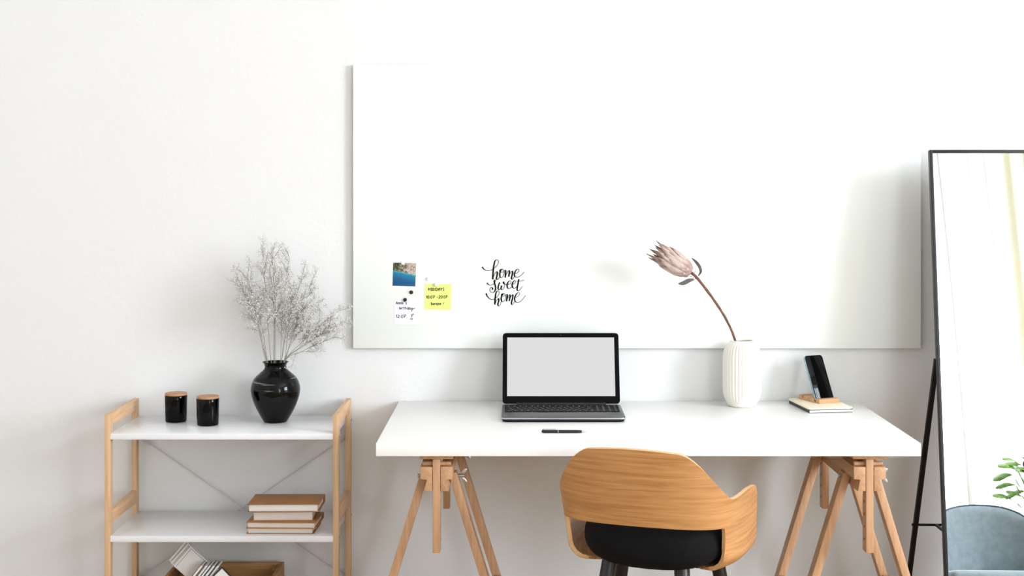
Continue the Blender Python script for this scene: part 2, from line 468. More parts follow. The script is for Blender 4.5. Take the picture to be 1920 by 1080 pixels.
# 'home sweet home' script lettering (stroke points read off an enlarged view: 9 units per pixel)
HS = [
 [(130,272),(150,305),(190,330),(240,335),(300,320),(345,285),(385,240),(402,190),(392,158),(365,155),(340,185),(325,250),(315,330),(308,420),(308,485)],
 [(310,470),(330,410),(355,365),(375,352),(383,375),(375,430),(368,475),(385,488),(410,465),(432,425)],
 [(470,312),(440,335),(425,390),(430,440),(452,455),(480,430),(497,380),(495,335),(470,312),(440,318),(425,340),(445,360),(475,362),(508,335)],
 [(505,330),(525,335),(522,390),(518,455)], [(518,450),(540,390),(565,345),(585,335),(585,375),(575,440)],
 [(577,435),(600,380),(625,348),(640,350),(635,400),(622,460),(632,485),(655,465),(678,425)],
 [(680,385),(720,375),(745,345),(740,315),(715,315),(685,350),(672,400),(685,440),(725,447),(780,420),(840,355)],
 [(208,540),(225,565),(260,580),(310,570),(340,540),(358,505),(345,492),(330,515),(340,560),(352,610),(350,660),(325,700),(295,705),(265,690),(258,650),(275,622),(298,625),(303,645),(297,660)],
 [(425,535),(405,580),(395,630),(410,660),(435,640),(452,590)], [(455,588),(445,640),(465,660),(490,635),(508,580),(500,530),(485,530),(490,555),(520,570),(550,570)],
 [(555,575),(595,560),(615,530),(600,508),(570,525),(548,575),(555,625),(580,642),(615,620),(637,590)],
 [(640,570),(675,555),(690,525),(680,503),(655,520),(632,570),(640,615),(660,635),(690,625),(718,595)],
 [(745,480),(735,540),(722,610),(718,660),(735,680),(765,660),(790,625),(808,600)], [(705,515),(745,515),(790,510),(835,492)],
 [(195,720),(205,755),(235,795),(275,822),(315,822),(360,795),(395,760),(415,715),(405,680),(380,682),(358,720),(348,790),(342,860),(340,910)],
 [(345,900),(365,850),(390,812),(405,808),(405,850),(392,905),(402,935),(425,920),(445,870),(457,830)],
 [(490,725),(465,750),(448,800),(455,850),(478,862),(505,840),(525,790),(520,745),(490,725),(462,732),(455,755),(480,767),(508,762),(537,740)],
 [(535,740),(550,740),(545,800),(538,855)], [(540,850),(560,795),(580,750),(598,745),(595,790),(582,850)],
 [(585,845),(605,790),(630,750),(645,745),(640,800),(622,875),(630,912),(655,890),(682,845)],
 [(685,790),(725,775),(755,740),(755,712),(730,710),(695,745),(675,800),(685,855),(725,877),(775,855),(820,810),(860,755)],
]
bm = bmesh.new()
for k, s in enumerate(HS):
    c = catmull([(p[0], p[1], 0) for p in s], 6)
    pts = []; wd = []
    for i, p in enumerate(c):
        q = c[min(i + 1, len(c) - 1)] - c[max(i - 1, 0)]
        dn = max(0.0, q.normalized().y) if q.length > 0 else 0
        pts.append(bp(890 + p.x / 9, 470 + p.y / 9)); wd.append(7.5 + 17 * dn ** 2.2)
    wd = [sum(wd[max(0, i - 2):i + 3]) / len(wd[max(0, i - 2):i + 3]) for i in range(len(wd))]
    ribbon(bm, pts, lambda i: wd[i] / 9 / PPM, BY - 0.0016 + k * 0.00004, BY)
tag(obj('script_lettering', bm, M['ink'], smooth=False), 'black handwritten script reading home sweet home on the glass board', 'wall lettering')

# stroke alphabet for the handwritten notes (unit cell, x right, y up)
G = {
 '0': [[(.5,1),(.12,.7),(.15,.2),(.5,0),(.88,.3),(.85,.8),(.5,1)]], '1': [[(.1,.65),(.6,1),(.5,0)]],
 '2': [[(.1,.8),(.5,1),(.85,.75),(.5,.35),(.05,.02),(.95,.04)]], '7': [[(.05,.92),(.9,1),(.5,.45),(.3,0)],[(.15,.48),(.8,.52)]],
 '.': [[(.4,.06),(.6,.0)]], '-': [[(.05,.45),(.95,.48)]], '!': [[(.65,1),(.35,.28)],[(.28,.02),(.34,.06)]], "'": [[(.5,1),(.45,.7)]],
 'H': [[(.15,1),(.05,0)],[(.08,.5),(.9,.55)],[(.95,1),(.9,0)]], 'O': [[(.5,1),(.08,.6),(.2,.08),(.7,.05),(.92,.55),(.5,1)]],
 'L': [[(.3,1),(.15,.05),(.95,.1)]], 'I': [[(.55,1),(.45,0)]], 'D': [[(.15,1),(.1,0)],[(.0,.98),(.7,.85),(.95,.45),(.6,.08),(.05,0)]],
 'A': [[(0,0),(.5,1),(.95,0)],[(.2,.4),(.8,.42)]], 'Y': [[(.05,1),(.45,.5)],[(.95,1),(.3,0)]], 'S': [[(.85,.9),(.4,1),(.2,.7),(.75,.4),(.65,.05),(.05,.05)]],
 'E': [[(.9,.95),(.3,.95),(.15,.5),(.1,.05),(.85,.1)],[(.15,.5),(.75,.55)]],
 'u': [[(.1,.7),(.1,.15),(.45,.05),(.8,.65)],[(.8,.7),(.8,.02)]], 'r': [[(.15,.7),(.15,0)],[(.15,.4),(.5,.7),(.9,.62)]],
 'o': [[(.5,.72),(.1,.4),(.35,.02),(.85,.25),(.8,.62),(.5,.72)]], 'p': [[(.2,.7),(.1,-.4)],[(.18,.5),(.6,.75),(.9,.4),(.55,.05),(.15,.12)]],
 'e': [[(.1,.35),(.85,.45),(.6,.72),(.15,.5),(.2,.08),(.95,.1)]], 'n': [[(.15,.7),(.1,0)],[(.12,.4),(.5,.7),(.8,.5),(.8,0)]],
 'a': [[(.8,.65),(.35,.7),(.1,.3),(.4,.02),(.8,.35),(.8,.65),(.9,0)]], 's': [[(.8,.65),(.35,.65),(.3,.42),(.75,.28),(.55,0),(.1,.05)]],
 'b': [[(.2,1),(.15,0)],[(.15,.3),(.55,.6),(.9,.3),(.5,0),(.15,.05)]], 'i': [[(.5,.65),(.5,0)],[(.52,.92),(.55,.97)]],
 't': [[(.5,1),(.4,.1),(.8,.02)],[(.05,.68),(.95,.75)]], 'h': [[(.2,1),(.1,0)],[(.12,.35),(.5,.65),(.8,.45),(.85,0)]],
 'd': [[(.75,.6),(.3,.65),(.08,.25),(.4,0),(.75,.3)],[(.9,1.05),(.8,0)]],
 'y': [[(.1,.65),(.25,.15),(.7,.3)],[(.9,.7),(.6,-.3),(.2,-.75)],[(.6,.05),(1.5,.35),(2.6,.6)]],
}
def write(bm, text, x0, x1, ybase, ytop, y, wpx=6.5, slope=0.0, spans=None):
    """text laid between x0..x1 (units of an enlarged view, 7.714 per pixel from (720,480))"""
    n = len(text); cw = (x1 - x0) / n
    for k, ch in enumerate(text):
        if ch == ' ': continue
        a, b2 = spans[k] if spans else (x0 + cw * k + cw * 0.1, x0 + cw * (k + 1) - cw * 0.1)
        for s in G[ch]:
            c = catmull([(p[0], p[1], 0) for p in s], 4)
            pts = []
            for p in c:
                ex = a + p.x * (b2 - a); ey = ybase + (ytop - ybase) * p.y + slope * (ex - x0)
                pts.append(bp(720 + ex / 7.714, 480 + ey / 7.714))
            ribbon(bm, pts, lambda i: wpx / 7.714 / PPM, y - 0.0004 + k * 0.00002, y)

def paper_on_board(name, label, cat, corners, m, thick=0.0006, lift=0.0):
    """corners: photo pixels TL,TR,BR,BL on the board face; a thin sheet with a slightly lifted lower edge"""
    xs = [bp(*c) for c in corners]
    bm = bmesh.new(); n = 8; grid = []
    for side in (0, 1):
        rows = []
        for j in range(n + 1):
            v = j / n; row = []
            for i in range(n + 1):
                u = i / n
                x = (xs[0][0] * (1 - u) + xs[1][0] * u) * (1 - v) + (xs[3][0] * (1 - u) + xs[2][0] * u) * v
                z = (xs[0][1] * (1 - u) + xs[1][1] * u) * (1 - v) + (xs[3][1] * (1 - u) + xs[2][1] * u) * v
                yy = BY - 0.0002 - lift * max(0, v - 0.45) ** 2 * 4 - (thick if side == 0 else 0)
                row.append(bm.verts.new((x, yy, z)))
            rows.append(row)
        grid.append(rows)
    for j in range(n):
        for i in range(n):
            for g in grid: bm.faces.new((g[j][i], g[j][i + 1], g[j + 1][i + 1], g[j + 1][i]))
    f, k = grid
    for i in range(n):
        bm.faces.new((f[0][i], f[0][i + 1], k[0][i + 1], k[0][i])); bm.faces.new((f[n][i], f[n][i + 1], k[n][i + 1], k[n][i]))
        bm.faces.new((f[i][0], f[i + 1][0], k[i + 1][0], k[i][0])); bm.faces.new((f[i][n], f[i + 1][n], k[i + 1][n], k[i][n]))
    return tag(obj(name, bm, m), label, cat)
YN = BY - 0.0008
o = paper_on_board('photo_print', 'square snapshot of blue sea and rocky coast on the glass board', 'photo', ((734.5, 490.5), (783, 492), (781, 539.5), (733, 538)), M['paper'])
bm = bmesh.new(); uv = bm.loops.layers.uv.new('UVMap')
f = bm.faces.new([bm.verts.new((bp(*c)[0], YN - 0.0003, bp(*c)[1])) for c in ((735.8, 535.8), (778.8, 537), (780.5, 493.5), (737.2, 492.3))])
for l, c in zip(f.loops, ((0, 0), (1, 0), (1, 1), (0, 1))): l[uv].uv = c
obj('picture', bm, M['snapshot'], o, smooth=False)
o = paper_on_board('sticky_note', 'yellow note with HOLIDAYS dates on the glass board', 'note', ((797, 532), (846, 532.5), (845, 581), (796, 580)), M['yellow_note'])
bm = bmesh.new()
write(bm, 'HOLIDAYS', 635, 872, 500, 458, YN, 8, 0.015, [(640,668),(678,703),(708,728),(731,742),(750,777),(784,812),(816,842),(848,872)])
write(bm, '10.07 -20.07', 612, 918, 613, 575, YN, 8, -0.01, [(612,625),(630,656),(660,668),(674,698),(703,737),(0,0),(764,780),(788,817),(822,846),(850,858),(864,886),(891,918)])
write(bm, 'Europe !', 680, 872, 706, 672, YN, 7.5, 0.0, [(680,697),(702,722),(727,742),(745,763),(770,793),(799,828),(0,0),(855,870)])
obj('handwriting', bm, M['ink'], o, smooth=False)
o = paper_on_board('paper_note', "white note with Anna's birthday written on it", 'note', ((739, 561), (788, 561.5), (787.5, 609), (739, 608.5)), M['white_note'])
bm = bmesh.new()
write(bm, "Anna's", 172, 332, 697, 662, YN, 7, 0.0, [(172,200),(203,225),(228,250),(253,280),(290,300),(312,332)])
write(bm, 'birthday', 222, 412, 769, 732, YN, 7, 0.03, [(222,240),(244,252),(257,276),(280,300),(304,328),(334,358),(362,384),(392,414)])
write(bm, '12.07.', 175, 330, 892, 850, YN, 7, 0.0, [(176,190),(196,226),(232,240),(246,280),(286,314),(322,332)])
for s in ([(394,852),(402,846),(428,838),(412,858),(400,880),(397,862),(394,852)], [(382,906),(392,896),(412,902),(408,918),(390,920),(382,906)]):
    c = catmull([(a, b2, 0) for a, b2 in s], 4)
    ribbon(bm, [bp(720 + p.x / 7.714, 480 + p.y / 7.714) for p in c], lambda i: 6 / 7.714 / PPM, YN - 0.0004, YN)
obj('handwriting', bm, M['ink'], o, smooth=False)

def magnet(label, px, py, m, group, r=0.0062, y=YN):
    bm = bmesh.new(); lathe(bm, [(0, 0), (r * .92, 0), (r, .001), (r, .004), (r * .85, .0058), (r * .55, .006), (0, .006)], 24)
    x, z = bp(px, py)
    o = obj('magnet', bm, m, loc=(x, y, z), rot=(R(90), 0, 0))
    tag(o, label, 'magnet', group)
magnet('white round magnet holding the sea snapshot', 755.5, 492.5, M['white_plastic'], 'board magnets')
magnet('white round magnet holding the yellow note', 818, 533.5, M['white_plastic'], 'board magnets')
magnet('spare white magnet on bare board above the yellow note', 803.5, 523, M['white_plastic'], 'board magnets', y=BY)
magnet('spare black magnet on bare board below the snapshot', 771, 548, M['black_plastic'], 'board magnets', y=BY)
magnet('black magnet holding the white birthday note', 759.5, 562, M['black_plastic'], 'board magnets')

# ------------------------------------------------------------------ desk: top on two trestles
DX0, DX1, DY0, DY1, DZ = -0.402, 1.102, -0.75, -0.004, 0.73
tag(obj('desk', bx(DX0, DX1, DY0, DY1, DZ - 0.036, DZ, 0.0015), M['white_lam']), 'white rectangular desk top resting on two wooden trestles', 'desk')

def trestle(label, x, yaw):
    y0, y1 = -0.725, -0.155; yc = (y0 + y1) / 2; hl = (y1 - y0) / 2
    t = thing('trestle', label, 'trestle', (x, yc, 0), yaw, 'desk trestles')
    ztop = DZ - 0.036
    obj('top_plate', bx(-0.047, 0.047, -hl, hl, ztop - 0.013, ztop, 0.001), M['beech_y'], t)
    for s in (-1, 1):                                   # posts that slide between the rails, with peg holes
        ya = s * (hl - 0.02)
        p = obj('post', bx(-0.0105, 0.0105, ya - 0.02, ya + 0.02, 0.420, ztop - 0.013, 0.002), M['beech'], t)
        for k in range(5):
            z = 0.455 + k * 0.035
            bm = bmesh.new(); cyl(bm, (-0.0107, ya, z), (0.0107, ya, z), 0.0042, 12); obj('peg_hole', bm, M['dark_cover'], p)
        bm = bmesh.new(); cyl(bm, (-0.040, ya, 0.6655), (0.040, ya, 0.6655), 0.0063, 16); obj('dowel', bm, M['beech'], t)
    for s in (-1, 1):                                   # rails with an undercut for the legs
        pr = [(0.0118, 0.592), (0.0345, 0.592), (0.0255, 0.625), (0.0445, 0.625), (0.0445, 0.659), (0.0118, 0.659)]
        bm = bmesh.new(); prism(bm, [(s * a, b2) for a, b2 in pr], 'Y', -hl, hl, 0.001); obj('rail', bm, M['beech_y'], t)
    for sy in (-1, 1):
        for s in (-1, 1):
            yb = sy * (hl - 0.115)
            bm = bmesh.new()
            k = 0.306; wv = 0.0235 * math.hypot(1, k)
            prism(bm, [(s * (0.0262 + (0.625 - z) * k + o2), z) for z, o2 in ((0.6245, 0.0005), (0.6245, wv), (0.0, wv), (0.0, 0.0005))], 'Y', yb - 0.022, yb + 0.022, 0.002)
            obj('leg', bm, M['beech'], t)
    for sy in (-1, 1):                                   # lower cross bars between the leg pairs
        pass
    for s in (-1, 1):
        xx = s * (0.0262 + (0.625 - 0.22) * 0.306 + 0.012)
        bm = bmesh.new(); bar(bm, (xx, -hl + 0.137, 0.22), (xx, hl - 0.137, 0.22), 0.02, 0.04, (1, 0, 0), 0.002); obj('stretcher', bm, M['beech_y'], t)
    for sy in (-1, 1):                                   # bolts with wing nuts through the rails
        yb = sy * (hl - 0.115)
        bm = bmesh.new(); cyl(bm, (-0.057, yb, 0.612), (0.074, yb, 0.612), 0.003, 12)
        tube(bm, [(-0.060, yb, .612), (-0.0565, yb, .612)], 0.006, 16)
        b_ = obj('bolt', bm, M['steel'], t)
        bm = bmesh.new(); tube(bm, [(0.0572, yb, .612), (.062, yb, .612), (.070, yb, .612)], 0.0055, 16)
        for q in (-1, 1):
            w_ = [(a_ + .011, .612 + q * b_2) for a_, b_2 in ((.049, .003), (.058, .003), (.066, .010), (.0705, .0165), (.069, .0205), (.062, .0195), (.0535, .012))]
            prism(bm, w_[::q], 'Y', yb - .0018, yb + .0018, .0005)
        obj('wing_nut', bm, M['steel'], b_)
    return t
trestle('beech trestle holding the left end of the white desk top', -0.2366, 0.0)
trestle('beech trestle holding the right end of the white desk top', 0.962, R(1.0))

# ------------------------------------------------------------------ laptop
lx, ly = 0.1254, -0.415
t = thing('laptop', 'open grey laptop with blank light screen on the white desk', 'laptop', (lx, ly, DZ))
W2, LD, LH = 0.186, 0.245, 0.0155
bm = bmesh.new(); prism(bm, rrect(-W2, W2, 0, LD, 0.012), 'Z', 0.0075, LH, 0.0018)
base = obj('base', bm, M['alu'], t)
bm = bmesh.new(); prism(bm, rrect(-W2 - .0003, W2 + .0003, -.0003, LD - 0.01, 0.0122), 'Z', LH - 0.0052, LH - 0.0022, 0.0); obj('edge_trim', bm, M['alu_edge'], base)
bm = bmesh.new(); prism(bm, rrect(-W2 + .003, W2 - .003, .004, LD - .003, 0.012), 'Z', 0.002, 0.0078, 0.002); obj('shadow_bottom_cover', bm, M['key'], t)  # near-black inset cover stands in for the shadow under the base
for sx in (-1, 1):
    for yy in (0.02, LD - 0.03):
        bm = bmesh.new(); lathe(bm, [(0, 0), (.006, 0), (.006, .0025), (0, .0025)], 16); obj('rubber_foot', bm, M['black_plastic'], base, (sx * (W2 - .03), yy, 0))
ky0, ky1 = 0.098, 0.216
bm = bmesh.new(); prism(bm, rrect(-W2 + 0.009, W2 - 0.009, ky0 - 0.003, ky1 + 0.003, 0.004), 'Z', LH - 0.0005, LH + 0.0003); obj('keyboard_deck', bm, M['key'], base)
rows = [[1] * 19, [1] * 13 + [2] + [1] * 4, [1.5] + [1] * 12 + [1.5] + [1] * 4, [1.8] + [1] * 11 + [2.2] + [1] * 4, [2.3] + [1] * 10 + [1.7, 1] + [1] * 4, [1.2, 1, 1, 1.2, 5.4, 1.2, 1, 1, 1, 1] + [1] * 4]
kb0, kb1 = -W2 + 0.011, W2 - 0.011
meshes = {}
rh = (ky1 - ky0) / 6
for j, rw in enumerate(rows):
    tot = sum(rw); x = kb0; un = (kb1 - kb0) / tot
    yb = ky1 - (j + 1) * rh
    for i, wv in enumerate(rw):
        kw = wv * un - 0.0022; key = (round(kw, 4))
        if key not in meshes:
            bm = bmesh.new(); box(bm, -kw / 2, kw / 2, -rh / 2 + .0011, rh / 2 - .0011, 0, 0.0016, 0.0006, 1)
            box(bm, -0.0022, 0.0016, 0.0005, 0.0035, 0.00155, 0.00168, 0, mi=1)
            o = obj('key', bm, [M['key'], M['key_mark']], base); meshes[key] = o.data
        else:
            o = bpy.data.objects.new('key', meshes[key]); C.objects.link(o); o.parent = base
        o.location = (x + wv * un / 2, yb + rh / 2, LH + 0.0003)
        x += wv * un
bm = bmesh.new()
for a in ((-.075, -.0745, .008, .09), (.0345, .035, .008, .09), (-.075, .035, .0895, .09), (-.075, .035, .008, .0085)):
    box(bm, a[0], a[1], a[2], a[3], LH - .0002, LH + .0002)
obj('trackpad', bm, M['dark_cover'], base)
bm = bmesh.new(); cyl(bm, (-W2 + .045, LD - .006, LH + .001), (W2 - .045, LD - .006, LH + .001), .0058, 20); obj('hinge', bm, M['black_plastic'], t)
lid = obj('lid', (lambda b3: (prism(b3, rrect(-W2, W2, 0.0, 0.229, 0.010), 'Y', 0.0, 0.0065, 0.0012), b3)[1])(bmesh.new()), M['alu'], t, (0, LD - .006, LH + .003), (R(-20), 0, 0))
bm = bmesh.new(); prism(bm, rrect(-W2 + .0006, W2 - .0006, 0.0006, 0.2284, 0.0095), 'Y', -0.0006, 0.0004); obj('bezel', bm, M['screen_bezel'], lid)
obj('screen', bx(-0.1715, 0.1715, -0.0010, -0.0004, 0.024, 0.214), M['display'], lid, smooth=False)
bm = bmesh.new(); cyl(bm, (0.0, -0.0009, .2212), (0, -.0004, .2212), .0016, 12); obj('webcam', bm, M['dark_cover'], lid)

# pen
bm = bmesh.new()
lathe(bm, [(0, 0), (.0030, .0006), (.0042, .004), (.0045, .012), (.0045, .047)], 20)
t = thing('ballpoint_pen', 'black ballpoint pen lying on the desk in front of the laptop', 'pen', (0.0570, -0.592, DZ + 0.0047), 0, None, (0, R(90), R(0)))
obj('cap', bm, M['black_plastic'], t)
bm = bmesh.new(); lathe(bm, [(.0043, .047), (.0047, .0472), (.0047, .0488), (.0043, .049)], 20); obj('ring', bm, M['steel'], t)
bm = bmesh.new(); lathe(bm, [(.0045, .049), (.0045, .10), (.0040, .114), (.0036, .1155)], 20); obj('barrel', bm, M['black_plastic'], t)
bm = bmesh.new(); lathe(bm, [(.0034, .1155), (.0028, .119), (.0012, .1275), (.0005, .131), (0, .131)], 20); obj('tip', bm, M['steel'], t)
bm = bmesh.new(); box(bm, -.0066, -.0056, -.0013, .0013, .003, .040, .0003); box(bm, -.0066, -.003, -.0013, .0013, .003, .006); obj('clip', bm, M['black_plastic'], t)

# ------------------------------------------------------------------ fluted vase and protea
VX, VY = 0.709, -0.098
bm = bmesh.new()
NF = 34
def fl(a, r, z):
    k = max(0, min(1, (z - .014) / .02)) * max(0, min(1, (.2055 - z) / .012))
    return r - 0.0026 * k * (1 - abs(math.cos(NF * a / 2)) ** 0.9)
prof = [(0, 0), (.043, 0), (.046, .002), (.0475, .008), (.0485, .012), (.0535, .020), (.058, .030), (.0612, .044), (.0618, .07), (.0618, .14), (.0612, .160), (.0585, .176), (.0535, .189), (.048, .197), (.042, .2025), (.0385, .206), (.0372, .2095), (.036, .2105), (.0345, .2095), (.0345, .204), (.044, .192), (.052, .17), (.052, .03), (0, .02)]
def dens(p, n=3):
    out = []
    for a, b2 in zip(p, p[1:]):
        for k in range(n): out.append((a[0] + (b2[0] - a[0]) * k / n, a[1] + (b2[1] - a[1]) * k / n))
    return out + [p[-1]]
lathe(bm, dens(prof, 2), NF * 8, lambda a, r, z: fl(a, r, z) if r > .0525 or (z < .206 and r > .0415 and z > .012) else r)
tag(obj('fluted_vase', bm, M['ceramic'], loc=(VX, VY, DZ), sharp=60), 'cream fluted ceramic vase on the desk holding one dried protea', 'vase')

t = thing('dried_protea', 'dried pink protea on a bent brown stem leaning from the cream vase', 'dried flower', (VX, VY, DZ))
def vp(px, py, d=4.56): return Vector(((px - 978) * d / 2671 - VX, d - 4.68 - VY, 1.46 - (py - 335) * d / 2671 - DZ))
stem_pts = [Vector((.012, -.005, .03)), Vector((-.004, -.008, .12)), vp(1377, 634, 4.572), vp(1361, 598, 4.56), vp(1345, 572, 4.55), vp(1326, 545, 4.54), vp(1305, 519, 4.53), vp(1292, 509, 4.525)]
bm = bmesh.new(); c = catmull(stem_pts, 8)
c = [p + Vector((random.uniform(-1, 1), random.uniform(-1, 1), 0)) * .0004 for p in c]
tube(bm, c, lambda u: 0.0036 + 0.0012 * u + .0003 * math.sin(u * 47), 10); obj('stem', bm, M['stem_brown'], t)
# flower head: overlapping pointed bracts around an axis
A0 = vp(1294, 510, 4.525); A1 = vp(1228, 469, 4.515); ax = (A1 - A0).normalized(); Lh = (A1 - A0).length
e1 = ax.cross(Vector((0, 1, 0))).normalized(); e2 = ax.cross(e1)
bm = bmesh.new(); uv = bm.loops.layers.uv.new('UVMap')
def bract(ang, s0, r0, length, width, flare, curl):
    out = e1 * math.cos(ang) + e2 * math.sin(ang); tan = ax.cross(out)
    nu, nv = 4, 8; g = []
    for j in range(nv + 1):
        v = j / nv
        wv = width * (math.sin(PI * min(1, (0.22 + 0.78 * v)) ) ** 0.8) * (1 - 0.25 * v) if v < 1 else 0.0004
        rr = r0 + flare * v * length + curl * length * v * v
        row = []
        for i in range(nu + 1):
            u = i / nu * 2 - 1
            p = A0 + ax * (s0 + v * length) + out * (rr - 0.22 * wv * u * u + 0.004 * math.sin(PI * v) * (1 - u * u)) + tan * (u * wv / 2)
            row.append((bm.verts.new(p), v))
        g.append(row)
    for j in range(nv):
        for i in range(nu):
            q = (g[j][i], g[j][i + 1], g[j + 1][i + 1], g[j + 1][i])
            f = bm.faces.new([x[0] for x in q])
            for l, x in zip(f.loops, q): l[uv].uv = (0.5, x[1])
NR = 9
for k in range(NR):
    q = k / (NR - 1)
    s0 = Lh * (0.0 + 0.42 * q); r0 = 0.010 + 0.026 * math.sin(PI * min(1, 0.12 + q * 0.62)) - 0.007 * q
    n = 9 + (k % 2)
    for i in range(n):
        ang = 2 * PI * (i + 0.5 * (k % 2)) / n + random.uniform(-.12, .12)
        bract(ang, s0, r0, Lh * (0.26 + 0.40 * q) * random.uniform(.88, 1.12), 0.0175 + 0.005 * (1 - abs(2 * q - 1)), 0.20 * (1 - q) + random.uniform(-.02, .05), -0.22 * (1 - q) + 0.02 * q + random.uniform(-.04, .06))
hd = obj('flower_head', bm, M['bract'], t, sharp=180)
bm = bmesh.new(); tube(bm, [A0 + ax * Lh * s for s in (0.0, .12, .3, .5, .64)], lambda u: .006 + .017 * math.sin(PI * (u * .8 + .1)), 16); obj('core', bm, M['stem_brown'], hd)
def leaf_mesh(pts, width, m, parent, name='leaf', nrm=(0, -1, 0)):
    c = catmull(pts, 6); bm = bmesh.new(); g = []
    for i, p in enumerate(c):
        v = i / (len(c) - 1); tdir = (c[min(i + 1, len(c) - 1)] - c[max(i - 1, 0)]).normalized()
        sd = tdir.cross(Vector(nrm)).normalized(); wv = width * (math.sin(PI * (v * .9 + .05)) ** .8)
        g.append([bm.verts.new(p + sd * wv * k * .5 + Vector(nrm) * (-.10 * wv * abs(k))) for k in (-1, -.5, 0, .5, 1)])
    for A, B in zip(g, g[1:]):
        for k in range(4): bm.faces.new((A[k], A[k + 1], B[k + 1], B[k]))
    o = obj(name, bm, m, parent, sharp=180)
    so = o.modifiers.new('thickness', 'SOLIDIFY'); so.thickness = 0.0008
    return o
leaf_mesh([vp(1309, 518, 4.52), vp(1314, 509, 4.515), vp(1311, 499, 4.51), vp(1304, 490, 4.51), vp(1297, 484, 4.51)], .010, M['dry_leaf'], t)
leaf_mesh([vp(1301, 524, 4.52), vp(1292, 526, 4.51), vp(1281, 531, 4.505), vp(1272, 532, 4.505)], .014, M['dry_leaf'], t)
for a, b2 in (((1300, 514), (1305, 506)), ((1297, 518), (1292, 519)), ((1301, 520), (1296, 524)), ((1304, 521), (1300, 527)), ((1299, 512), (1300, 508))):
    bm = bmesh.new(); tube(bm, [vp(*a, 4.525), vp(*b2, 4.515)], lambda u: .0012 * (1 - .7 * u), 6); obj('bract_scale', bm, M['stem_brown'], t)

# ------------------------------------------------------------------ notebooks, phone stand, phone
def notebook(name, label, x, y, z, w_, d_, th, cov, rz, cover_t=0.0012):
    t = thing(name, label, 'notebook', (x, y, z), rz)
    bm = bmesh.new()
    prism(bm, rrect(0, w_, 0, d_, .005), 'Z', 0, cover_t); prism(bm, rrect(0, w_, 0, d_, .005), 'Z', th - cover_t, th)
    box(bm, 0, .0012, .004, d_ - .004, 0, th); obj('cover', bm, cov, t)
    bm = bmesh.new(); box(bm, .0013, w_ - .0015, .0015, d_ - .0015, cover_t, th - cover_t); obj('page_block', bm, M['paper'], t)
    return t
NBX, NBY = 0.896, -0.247
notebook('dark_notebook', 'dark-covered notebook with white pages lying under the cream one on the desk', NBX, NBY, DZ, .141, .205, .010, M['dark_cover'], R(7.5), .0016)
t = thing('cream_notebook', 'thin cream notebook under the wooden phone stand', 'notebook', (NBX - .001, NBY + .002, DZ + .010), R(7.8))
bm = bmesh.new(); prism(bm, rrect(0, .141, 0, .205, .006), 'Z', 0, .0055, .0015); obj('cover', bm, M['cream_cover'], t)
SX, SY, SZ = 0.944, -0.165, DZ + .0155
t = thing('phone_stand', 'slotted bamboo phone stand on the cream notebook', 'phone stand', (SX, SY, SZ), R(22))
bm = bmesh.new()
SW, SD, SH = .076, .118, .0145
pr = [(0, 0), (SD, 0), (SD, SH), (.100, SH), (.100, .006), (.090, .006), (.090, SH), (.036, SH), (.031, .0035), (.019, .0035), (.022, SH), (.004, SH), (0, SH - .004)]
prism(bm, pr, 'X', 0, SW, .0009); obj('block', bm, M['bamboo'], t)
PXc, PYc = .0395, .0245
cs, sn = math.cos(R(22)), math.sin(R(22))
wx = SX + PXc * cs - PYc * sn; wy = SY + PXc * sn + PYc * cs
t = thing('smartphone', 'black smartphone leaning upright in the bamboo stand', 'phone', (wx, wy, SZ + .0041), 0, None, (R(-25), 0, R(26)))
bm = bmesh.new(); prism(bm, rrect(-.0355, .0355, 0, .153, .009, 8), 'Y', 0.0002, .0078, .0018); ph = obj('body', bm, M['teal_edge'], t)
bm = bmesh.new(); prism(bm, rrect(-.0347, .0347, .0008, .1522, .0085, 8), 'Y', -.0006, .0004, .0003); obj('screen', bm, M['black_glass'], t)
bm = bmesh.new(); box(bm, -.0363, -.0355, .003, .005, .095, .108, .0003); obj('side_button', bm, M['teal_edge'], t)

# ------------------------------------------------------------------ chair: bent oak shell, black cushion, black legs
t = thing('desk_chair', 'oak shell chair with black cushion and black legs at the desk', 'chair', (0.370, -0.800, 0), R(-20))
half = [(0, -.232), (.06, -.229), (.115, -.220), (.165, -.202), (.205, -.170), (.228, -.122), (.237, -.065), (.242, .0), (.245, .06), (.246, .116)]
plan = [(-x, y) for x, y in half[:0:-1]] + half
pc = catmull([(x, y, 0) for x, y in plan], 14)
ds = [0.0]
for a, b2 in zip(pc, pc[1:]): ds.append(ds[-1] + (b2 - a).length)
S = ds[-1] / 2
def sm(a, b2, x):
    u = max(0, min(1, (x - a) / (b2 - a))); return u * u * (3 - 2 * u)
def lerp(a, b2, u): return a + (b2 - a) * u
ZT = 0.770
bm = bmesh.new(); uv = bm.loops.layers.uv.new('UVMap')
NS, NV = 420, 64
cols = []
def at_s(s):
    s = max(0, min(ds[-1], s))
    for i in range(len(ds) - 1):
        if ds[i + 1] >= s:
            u = (s - ds[i]) / max(1e-9, ds[i + 1] - ds[i]); return pc[i].lerp(pc[i + 1], u), (pc[i + 1] - pc[i]).normalized()
    return pc[-1], (pc[-1] - pc[-2]).normalized()
